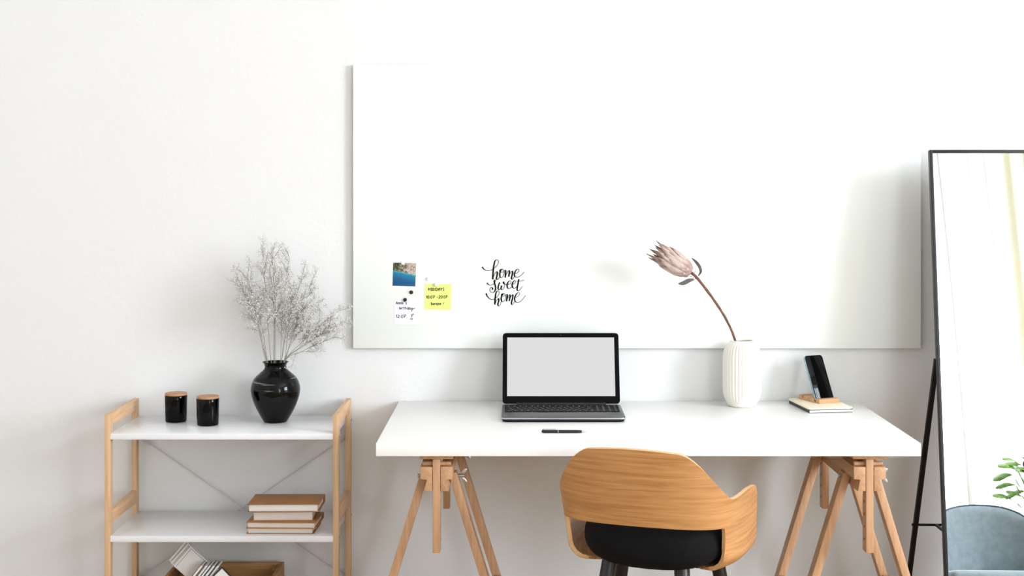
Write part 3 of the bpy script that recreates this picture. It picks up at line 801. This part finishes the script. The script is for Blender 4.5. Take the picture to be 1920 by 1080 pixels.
for k in range(NS + 1):
    sg = -S + 2 * S * k / NS; a = abs(sg)
    p, tg = at_s(sg + S); inn = Vector((-tg.y, tg.x, 0))     # points to the inside
    zt = ZT - 0.012 * (a / .15) ** 2 * (1 if a < .15 else 1)
    drop = sm(.112, .272, a)
    zt = lerp(ZT - 0.008 * min(1, (a / .12)) ** 2, 0.634, drop ** 0.95)
    zt -= 0.006 * sm(S - .12, S, a)
    zt -= 0.030 * max(0, 1 - (S - a) / .045) ** 2.2            # rounded front corner of the arm
    zb_back = 0.563 + 0.004 * math.cos(a * 8)
    z_bend = 0.482; rb = 0.042; flat = 0.085
    full = (zt - z_bend) + rb * PI / 2 + flat
    kk = sm(.236, .292, a) ** 1.6
    Ltot = lerp(zt - zb_back, full, kk)
    fr = max(0, 1 - (S - a) / .05)
    Ltot -= 0.05 * fr ** 2.5
    col = []
    lean = 0.17                                              # the back leans outwards towards the top
    for j in range(NV + 1):
        l = Ltot * j / NV
        if l <= zt - z_bend: z = zt - l; ins = 0
        elif l <= zt - z_bend + rb * PI / 2:
            th = (l - (zt - z_bend)) / rb; z = z_bend - rb * math.sin(th); ins = rb * (1 - math.cos(th))
        else: z = z_bend - rb; ins = rb + (l - (zt - z_bend) - rb * PI / 2)
        out = -lean * (z - 0.60) * (1 - sm(.24, .40, a) * .85)
        q = p + inn * (ins + out)
        col.append((bm.verts.new((q.x, q.y, z)), (sg, z if ins == 0 else z - ins)))
    cols.append(col)
for A, B in zip(cols, cols[1:]):
    for j in range(NV):
        q = (A[j], B[j], B[j + 1], A[j + 1])
        f = bm.faces.new([x[0] for x in q])
        for l, x in zip(f.loops, q): l[uv].uv = x[1]
sh = obj('shell', bm, [M['oak'], M['oak_edge']], t, sharp=180)
so = sh.modifiers.new('ply', 'SOLIDIFY'); so.thickness = 0.011; so.offset = 0; so.material_offset_rim = 1
bv = sh.modifiers.new('edge', 'BEVEL'); bv.width = 0.002; bv.segments = 2; bv.limit_method = 'ANGLE'; bv.angle_limit = R(60)
# cushion
bm = bmesh.new(); nu, nv = 56, 24; rings = []
def sgnp(v, e): return math.copysign(abs(v) ** e, v)
for j in range(nv + 1):
    ph_ = -PI / 2 + PI * j / nv; ring = []
    cr = abs(math.cos(ph_)) ** .42; zz = sgnp(math.sin(ph_), .8)
    for i in range(nu):
        a = 2 * PI * i / nu
        x = .014 + .196 * cr * sgnp(math.cos(a), .62); y = .205 * cr * sgnp(math.sin(a), .62)
        dz = -.020 * (1 - ((x - .014) / .2) ** 2) * (1 if zz < 0 else .2)
        ring.append(bm.verts.new((x, y + .002, .512 + .062 * zz + dz)))
    rings.append(ring)
for A, B in zip(rings, rings[1:]):
    for i in range(nu): bm.faces.new((A[i], A[(i + 1) % nu], B[(i + 1) % nu], B[i]))
bmesh.ops.remove_doubles(bm, verts=bm.verts[:], dist=1e-5)
obj('seat_cushion', bm, M['black_fabric'], t, sharp=180)
for sx in (-1, 1):
    for sy in (-1, 1):
        lx0 = sx * (.098 if sy < 0 else .128)
        bm = bmesh.new(); tube(bm, [(lx0, sy * .125, .446), (lx0 * 1.05, sy * .138, .40), (sx * .200, sy * .200, 0)], lambda u: .0205 if u < .5 else .0205 - .010 * (u - .5) * 2, 20)
        obj('leg', bm, M['black_paint'], t)
obj('under_frame', bx(-.115, .125, -.10, .13, .432, .462, .008, 3), M['black_paint'], t)

# ------------------------------------------------------------------ shelf unit
SX0, SX1, SYF, SYB, PT = -1.2525, -0.574, -0.345, -0.016, 0.742
t = thing('shelf_unit', 'low open shelf unit of pale wood with white shelves left of the desk', 'shelf', ((SX0 + SX1) / 2, (SYF + SYB) / 2, 0))
ox, oy = (SX0 + SX1) / 2, (SYF + SYB) / 2
def sb(x0, x1, y0, y1, z0, z1, bev=.0012): return bx(x0 - ox, x1 - ox, y0 - oy, y1 - oy, z0, z1, bev)
for xa, xb in ((SX0 - .017, SX0), (SX1, SX1 + .017)):
    obj('post', sb(xa, xb, SYF, SYF + .030, 0, PT), M['pine'], t)
    obj('post', sb(xa, xb, SYB - .030, SYB, 0, PT), M['pine'], t)
    for za, zb in ((PT - .036, PT), (.406, .447), (.085, .12)):
        obj('side_rail', sb(xa + .001, xb - .001, SYF + .030, SYB - .030, za, zb), M['pine_y'], t)
TOPS = (0.684, 0.372, 0.060)
for zt in TOPS:
    obj('shelf_board', sb(SX0, SX1, SYF + .001, SYB, zt - .0185, zt, .0012), M['shelf_white'], t)
for xo, sg in ((SX0 - .017, -1), (SX1 + .017, 1)):
    for zt in TOPS:
        for yy in (SYF + .015, SYB - .015):
            bm = bmesh.new(); cyl(bm, (xo - ox, yy - oy, zt - .009), (xo + sg * .003 - ox, yy - oy, zt - .009), .0042, 14); obj('screw', bm, M['steel'], t)
for xa, xb in ((SX0 + .004, SX1 - .004), (SX1 - .004, SX0 + .004)):
    bm = bmesh.new(); k = .001 if xa < xb else -.001
    c = catmull([(xa - ox, SYB + .004 + k - oy, .612), ((xa * .9 + xb * .1) - ox, SYB + .004 + k - oy, .567), ((xa + xb) / 2 - ox, SYB + .004 + k - oy, .384), ((xa * .1 + xb * .9) - ox, SYB + .004 + k - oy, .203), (xb - ox, SYB + .004 + k - oy, .158)], 4)
    tube(bm, c, .0019, 8); br = obj('cross_brace', bm, M['brace'], t)
    for xx, zz, dz in ((xa, .612, -.02), (xb, .158, .02)):
        bm = bmesh.new(); dx = .03 if xx < ox else -.03
        bar(bm, (xx - ox, SYB + .004 - oy, zz), (xx + dx - ox, SYB + .004 - oy, zz + dz), .0025, .010, (0, 1, 0), .0005); obj('end_tab', bm, M['brace'], br)

# jars
def jar(label, x, y, src=None):
    t = thing('lidded_jar', label, 'jar', (x, y, TOPS[0]), 0, 'black jars with wooden lids')
    bm = bmesh.new(); lathe(bm, [(0, 0), (.030, 0), (.0325, .0015), (.0338, .005), (.0352, .070), (.0355, .083), (.0345, .0845), (.033, .083), (.031, .006), (0, .005)], 56); obj('cup', bm, M['black_glass'], t)
    bm = bmesh.new(); lathe(bm, [(0, .0800), (.0325, .0800), (.0325, .0846), (.0343, .0848), (.0347, .0856), (.0347, .0905), (.034, .0915), (0, .0917)], 48); obj('lid', bm, M['lid_wood'], t)
    return t
jar('black glossy jar with wooden lid on shelf top, further from the black vase', -1.105, -.125)
jar('black glossy jar with wooden lid on shelf top, nearer to the black vase', -0.989, -.190)

# black vase with gypsophila
VBX, VBY, VBZ = -0.786, -0.130, TOPS[0]
pp = catmull([(r, z, 0) for r, z in ((.036, .001), (.039, .004), (.054, .030), (.069, .062), (.0775, .092), (.0775, .114), (.068, .138), (.050, .156), (.0385, .166), (.0345, .173), (.0345, .180), (.0385, .188), (.0415, .1905))], 4)
prof = [(0, .002), (.034, .0), ] + [(p.x, p.y) for p in pp] + [(.0405, .1915), (.037, .188), (.0325, .178), (.034, .170), (.060, .140), (.070, .10), (.05, .03), (0, .012)]
bm = bmesh.new(); lathe(bm, prof, 72)
tag(obj('black_vase', bm, M['glaze'], loc=(VBX, VBY, VBZ), sharp=60), 'round glossy black vase of dried white flowers on shelf top', 'vase')

t = thing('dried_flower_bunch', 'airy bunch of dried white gypsophila sprigs in the black vase', 'dried flowers', (VBX, VBY, VBZ))
def sp_(dx, dy, dz): return Vector((dx / 587, dy, .188 + dz / 587))
tips = [(-68, 145, .02), (-50, 172, -.04), (-26, 205, .03), (-4, 214, -.02), (22, 196, .04), (52, 160, -.03), (66, 150, .02), (56, 105, .05), (78, 98, -.05), (108, 92, .01), (128, 80, -.02), (116, 50, .0), (-36, 112, -.06), (8, 150, -.07), (-14, 160, .06), (36, 120, -.06), (-58, 118, .05), (28, 70, .04), (92, 60, .03)]
rnd = random.Random(21)
def blossom(bm, p, r):
    bmesh.ops.create_icosphere(bm, subdivisions=1, radius=r, matrix=Matrix.Translation(p) @ Euler((rnd.random() * 3, rnd.random() * 3, 0)).to_matrix().to_4x4() @ Matrix.Diagonal((1, .8, .7, 1)))
for (dx, dz, dy) in tips:
    st = bmesh.new(); bl = bmesh.new()
    lx_ = max(-.028, min(.028, dx / 587 * .35)); ly_ = dy * .3
    p0 = Vector((lx_ * -.5, ly_ * -.5, .06)); p1 = Vector((lx_, ly_, .190)); p3 = sp_(dx, dy, dz)
    mid = p1.lerp(p3, .5) + Vector((-(p3.x - p1.x) * .12 + rnd.uniform(-.006, .006), 0, abs(p3.x) * .03 + (-.012 if dx > 60 else .004)))
    c = catmull([p0, p1, mid, p3], 10)
    tube(st, c, lambda u: .00125 - .0008 * u, 5)
    n = len(c)
    nb = 10 if dz > 55 else 7
    dirm = (p3 - p1).normalized(); length = (p3 - p1).length
    for b_ in range(nb):
        u = .42 + .58 * (b_ + rnd.random() * .6) / nb
        q = c[min(n - 1, int(n * (.33 + .67 * u)))]
        d = (dirm + Vector((rnd.gauss(0, .55), rnd.gauss(0, .55), rnd.gauss(0.05, .45)))).normalized()
        l1 = rnd.uniform(.030, .058) * (1.05 - .3 * u) + .004
        q2 = q + d * l1
        if q2.y > .100: q2.y = .100
        tube(st, [q, q.lerp(q2, .5) + Vector((0, 0, .002)), q2], lambda v: .0006 - .00025 * v, 4)
        for k in range(5):
            qa = q.lerp(q2, .35 + .65 * k / 3)
            for e in range(3):
                d2 = (d + Vector((rnd.gauss(0, .8), rnd.gauss(0, .8), rnd.gauss(.1, .8)))).normalized()
                qb = qa + d2 * rnd.uniform(.010, .022)
                if qb.y > .108: qb.y = .108
                tube(st, [qa, qb], .00032, 3)
                for g_ in range(rnd.choice((2, 3, 3, 4))):
                    blossom(bl, qb + Vector((rnd.gauss(0, .0032), rnd.gauss(0, .0032), rnd.gauss(0, .0032))), rnd.uniform(.0014, .0026))
    sg = obj('sprig', st, M['sprig'], t, sharp=180)
    tag(obj('blossoms', bl, M['blossom'], sg, sharp=180), kind='stuff')

# books
def book(label, x, y, z, w_, d_, th, rz, pages):
    t = thing('book', label, 'book', (x, y, z), rz, 'stacked tan books')
    bm = bmesh.new(); ct = .0022
    box(bm, 0, w_, 0, d_, 0, ct, .0006); box(bm, 0, w_, 0, d_, th - ct, th, .0006)
    prism(bm, [(d_ - .002, 0), (d_ + .003, .003), (d_ + .004, th / 2), (d_ + .003, th - .003), (d_ - .002, th)], 'X', 0, w_); obj('cover', bm, M['tan'], t)
    obj('page_block', bx(.005, w_ - .006, .004, d_ - .003, ct, th - ct, .0004), pages, t)
z = TOPS[1]
book('tan book at the bottom of the stack of four on the middle shelf', -.843, -.318, z, .207, .140, .0185, R(-1), M['page']); z += .0185
book('tan book second from the bottom of the stack of four', -.843, -.322, z, .215, .140, .0190, R(-2), M['page']); z += .0190
book('thick tan book second from the top of the stack of four', -.827, -.312, z, .190, .138, .0290, R(1.5), M['page']); z += .0290
book('tan book lying on top of the stack of four', -.840, -.318, z, .220, .142, .0245, R(0.5), M['paper'])

# crate and the papers in it
CX0, CX1, CY0, CY1, CZ0, CZ1 = -1.12, -.772, -.300, -.045, TOPS[2], .214
t = thing('wooden_crate', 'knotty pine crate of booklets on the lowest shelf', 'crate', ((CX0 + CX1) / 2, (CY0 + CY1) / 2, CZ0))
ox2, oy2 = (CX0 + CX1) / 2, (CY0 + CY1) / 2
def cb(x0, x1, y0, y1, z0, z1): return bx(x0 - ox2, x1 - ox2, y0 - oy2, y1 - oy2, z0, z1, .0012)
hh = CZ1 - CZ0
obj('bottom_panel', cb(CX0 + .012, CX1 - .012, CY0 + .012, CY1 - .012, 0, .009), M['crate'], t)
obj('back_panel', cb(CX0, CX1 - .012, CY1 - .012, CY1, 0, hh), M['crate'], t)
obj('front_panel', cb(CX0, CX1 - .012, CY0, CY0 + .012, 0, hh * .72), M['crate'], t)
obj('side_panel', cb(CX0, CX0 + .012, CY0 + .012, CY1 - .012, 0, hh), M['crate'], t)
obj('side_panel', cb(CX1 - .012, CX1, CY0, CY1, 0, hh), M['crate'], t)
for xx in (CX0 + .012, CX1 - .034):
    for yy, z1 in ((CY1 - .034, hh - .008), (CY0 + .012, hh * .72 - .004)):
        p = obj('corner_batten', cb(xx, xx + .022, yy, yy + .022, .009, z1), M['crate'], t)
bm = bmesh.new(); cyl(bm, (CX1 - .023 - ox2, CY1 - .0345 - oy2, hh - .03), (CX1 - .023 - ox2, CY1 - .034 - oy2, hh - .03), .003, 12); obj('nail_head', bm, M['dark_cover'], t)

M['bk_red'] = mat('rust_paper', (150, 84, 62), 0.6); M['bk_green'] = mat('mint_paper', (150, 186, 168), 0.6)
M['bk_teal'] = mat('teal_paper', (70, 112, 118), 0.6); M['bk_black'] = mat('black_paper', (32, 33, 36), 0.5)
M['bk_grey'] = mat('grey_paper', (150, 152, 154), 0.6); M['bk_blue'] = mat('pale_blue_paper', (176, 190, 210), 0.6)
def slab(name, label, cat, corner, ang, length, th, depth, y0, m, lean=0.0, rim=None):
    """booklet standing on edge in the crate: 'corner' = its upper corner (x,z), leaning by ang from vertical"""
    t = thing(name, label, cat, (corner[0], y0, corner[1]), 0, None, (lean, ang, 0))
    bm = bmesh.new(); box(bm, 0, th, 0, depth, -length, 0, min(.0008, th / 4)); obj('cover', bm, m, t)
    if rim: obj('page_block', bx(th * .2, th * .8, -.0004, depth - .002, -length + .002, .0005), rim, t)
    return t
# three white card sleeves standing tilted at the left, faces to the room
for k, (dx, dz, y_, lb) in enumerate(((.0, .0, -.268, 'white card sheet tilted out of the crate, front one of three'),
                                      (-.012, .006, -.257, 'white card sheet tilted out of the crate, middle one of three'),
                                      (-.020, .012, -.246, 'white card sheet tilted out of the crate, rearmost of three'))):
    t = thing('card_sheet', lb, 'card', (-1.093 + dx, y_ + .06, .244 + dz), 0, 'white cards in the crate', (R(-6), R(41), 0))
    # local +Z is the up-right edge direction, local +X runs down-right into the crate
    bm = bmesh.new(); box(bm, 0, .160, 0, .003, 0, .080, .0006); obj('card', bm, M['paper'], t)
    obj('border_line', bx(.006, .0075, -.0004, .0006, .004, .076), M['bk_grey'], t)
    obj('border_line', bx(.006, .155, -.0004, .0006, .074, .0755), M['bk_grey'], t)
ts = [('rust_booklet', 'rust red booklet leaning in the crate beside the white cards', 'bk_red', .010, -.994, .252),
      ('mint_booklet', 'mint green booklet leaning in the crate beside the rust one', 'bk_green', .007, -.977, .252),
      ('blue_booklet', 'pale blue booklet leaning in the crate between mint and black ones', 'bk_blue', .006, -.966, .252),
      ('black_booklet', 'black booklet leaning in the crate beside the pale blue one', 'bk_black', .010, -.956, .252),
      ('grey_booklet', 'grey booklet leaning in the crate beside the black one', 'bk_grey', .008, -.941, .252)]
for nm, lb, mk, th, x, zz in ts:
    slab(nm, lb, 'booklet', (x, zz + .012), R(38), .185, th, .055, -.272, M[mk], rim=M['paper'])
t = thing('tablet_sleeve', 'white booklet with a black border at the right of the crate books', 'booklet', (-.925, -.282, .262), 0, None, (R(-4), R(46), 0))
obj('cover', bx(0, .12, 0, .006, -.13, 0, .0012), M['bk_black'], t)
obj('front_sheet', bx(.004, .118, -.0008, .0004, -.128, -.004, .0004), M['paper'], t)

# ------------------------------------------------------------------ standing mirror
MX, MYB, MW, ML = 1.268, -0.452, 0.46, 1.567
t = thing('standing_mirror', 'tall black framed mirror leaning on a black rear stand beside the desk', 'mirror', (MX, MYB, 0), 0, None, (R(-8.4), 0, R(-2)))
fw, fd = .010, .022
bm = bmesh.new()
box(bm, 0, fw, 0, fd, 0.004, ML, .0012); box(bm, MW - fw, MW, 0, fd, 0.004, ML, .0012)
box(bm, fw, MW - fw, 0, fd, ML - fw, ML, .0012); box(bm, fw, MW - fw, 0, fd, 0.004, fw + .004, .0012)
obj('frame', bm, M['black_metal'], t)
obj('mirror_glass', bx(fw - .001, MW - fw + .001, .005, .009, fw, ML - fw + .001), M['mirror'], t, smooth=False)
obj('backing_board', bx(fw - .001, MW - fw + .001, .010, .014, fw, ML - fw + .001), M['black_paint'], t, smooth=False)
inv = Matrix.Translation(Vector((MX, MYB, 0))) @ Euler((R(-8.4), 0, R(-2))).to_matrix().to_4x4(); inv = inv.inverted()
def ml(*p): return inv @ Vector(p)
ft0, ft1 = Vector((1.228, -.085, .006)), Vector((1.750, -.10, .006))
hp0, hp1 = Vector((.004, .026, .915)), Vector((MW - .004, .026, .915))
for a, b2 in ((hp0, ml(*ft0)), (hp1, ml(*ft1))):
    bm = bmesh.new(); bar(bm, a, b2, .010, .014, (1, 0, 0), .002); obj('rear_leg', bm, M['black_metal'], t)
f0 = hp0.lerp(ml(*ft0), .60); f1 = hp1.lerp(ml(*ft1), .60)
bm = bmesh.new(); tube(bm, [f0 + Vector((-.012, 0, 0)), f1 + Vector((.012, 0, 0))], .004, 12); obj('crossbar', bm, M['black_metal'], t)
for x in (.06, MW - .06):
    bm = bmesh.new(); q = f0.lerp(f1, x / MW); bar(bm, q, (x, .022, q.z - .045), .006, .006, (1, 0, 0), .001); obj('hinge_strut', bm, M['black_metal'], t)

# ------------------------------------------------------------------ what stands in the room and shows in the mirror
t = thing('armchair', 'blue grey velvet armchair with rounded back, reflected in the mirror', 'armchair', (2.44, -4.75, 0), R(180))
# local: faces -Y before turning => turned 180 it faces the desk wall (+Y)
def back_outline(n=40):
    pts = []
    for k in range(n + 1):
        a = PI * k / n; x = .35 * math.copysign(abs(math.cos(a)) ** .8, math.cos(a)); pts.append((x, .50 + .285 * math.sin(a) ** .9))
    return pts
bo = back_outline()
def curved(bmx, pts, y0, y1, curve):
    cf = [(p[0], p[1]) for p in pts]
    A = []; B = []
    cz = .40
    g = []
    for y in (y0, y1):
        rows = []
        for s in (1.0, .97, .85, .6, .3, 0.001):
            rows.append([bmx.verts.new((x * s, y - curve * (x * s) ** 2 - (.012 if s < .99 else 0) * (1 if y == y0 else -1), cz + (z - cz) * s)) for x, z in cf])
        g.append(rows)
    for rows in g:
        for r0, r1 in zip(rows, rows[1:]):
            for i in range(len(cf) - 1): bmx.faces.new((r0[i], r0[i + 1], r1[i + 1], r1[i]))
    for i in range(len(cf) - 1): bmx.faces.new((g[0][0][i], g[0][0][i + 1], g[1][0][i + 1], g[1][0][i]))
outl = [(.35, .36)] + bo + [(-.35, .36), (0, .36), (.35, .36)]
bm = bmesh.new(); curved(bm, outl, .10, .20, .9)
bk = obj('backrest', bm, M['velvet'], t, sharp=50)
bm = bmesh.new(); tube(bm, [(x, .098 - .9 * x * x, z) for x, z in [(.35, .40)] + bo + [(-.35, .40)]], .006, 8); obj('piping', bm, M['piping'], bk)
bm = bmesh.new(); tube(bm, [(x, .082 - .9 * x * x, z) for x, z in ((.285, .44), (.280, .55), (.270, .66), (.262, .72))], .003, 6); obj('seam', bm, M['piping'], bk)
bm = bmesh.new(); tube(bm, [(x, .082 - .9 * x * x, z) for x, z in ((-.285, .44), (-.280, .55), (-.270, .66), (-.262, .72))], .003, 6); obj('seam', bm, M['piping'], bk)
obj('seat_cushion', bx(-.30, .30, -.42, .07, .27, .395, .05, 5), M['velvet'], t)
for s in (-1, 1): obj('armrest', bx(s * .36 - .055, s * .36 + .055, -.40, .02, .24, .56, .05, 5), M['velvet'], t)
obj('seat_frame', bx(-.33, .33, -.41, .12, .20, .30, .02, 3), M['velvet'], t)
for sx in (-1, 1):
    for sy in (-.35, .06):
        bm = bmesh.new(); tube(bm, [(sx * .28, sy, .205), (sx * .30, sy, 0)], lambda u: .02 - .007 * u, 14); obj('leg', bm, M['black_paint'], t)

t = thing('plant_stand', 'small round white side table under the potted plant, behind the armchair', 'side table', (2.98, -5.60, 0))
bm = bmesh.new(); lathe(bm, [(0, .53), (.18, .53), (.185, .535), (.185, .55), (.18, .555), (0, .555)], 40); obj('table_top', bm, M['trim'], t)
for k in range(3):
    a = R(90 + 120 * k); bm = bmesh.new(); tube(bm, [(.10 * math.cos(a), .10 * math.sin(a), .53), (.17 * math.cos(a), .17 * math.sin(a), 0)], .012, 12); obj('leg', bm, M['beech'], t)
t = thing('potted_plant', 'leafy green potted plant by the curtain, reflected at the mirror edge', 'plant', (2.98, -5.60, .555))
bm = bmesh.new(); lathe(bm, [(0, 0), (.06, 0), (.066, .006), (.082, .13), (.085, .14), (.078, .14), (.074, .12), (0, .12)], 36); obj('pot', bm, M['pot'], t)
bm = bmesh.new(); lathe(bm, [(0, .125), (.075, .122)], 24); obj('soil', bm, M['soil'], t)
rp = random.Random(4)
for k in range(42):
    a = rp.uniform(0, 2 * PI); h_ = rp.uniform(.18, .46); rr = rp.uniform(.03, .16)
    tip = Vector((rr * math.cos(a), rr * math.sin(a), .12 + h_)); d = Vector((math.cos(a), math.sin(a), rp.uniform(-.4, .3))).normalized()
    bm = bmesh.new(); tube(bm, catmull([(0, 0, .12), (tip.x * .4, tip.y * .4, .12 + h_ * .6), tuple(tip)], 5), .003, 6); sm_ = obj('stalk', bm, M['leaf'], t)
    leaf_mesh([tip, tip + d * .045 + Vector((0, 0, .012)), tip + d * .09 + Vector((0, 0, .004)), tip + d * .125 + Vector((0, 0, -.012))], rp.uniform(.06, .09), M['leaf'], sm_, 'leaf', tuple((Vector((0, 0, 1)) - d * d.z + Vector((0, .6, 0))).normalized()))
for k in range(5):
    a = rp.uniform(0, 2 * PI); tip = Vector((.05 * math.cos(a) - .03, .05 * math.sin(a), rp.uniform(.52, .62)))
    bm = bmesh.new(); tube(bm, [Vector((0, 0, .12)), tip * .6 + Vector((0, 0, .03)), tip], .0025, 6)
    bmesh.ops.create_icosphere(bm, subdivisions=2, radius=.022, matrix=Matrix.Translation(tip) @ Matrix.Diagonal((.8, .8, 1.3, 1)))
    obj('dried_bloom', bm, M['dry_leaf'], t)
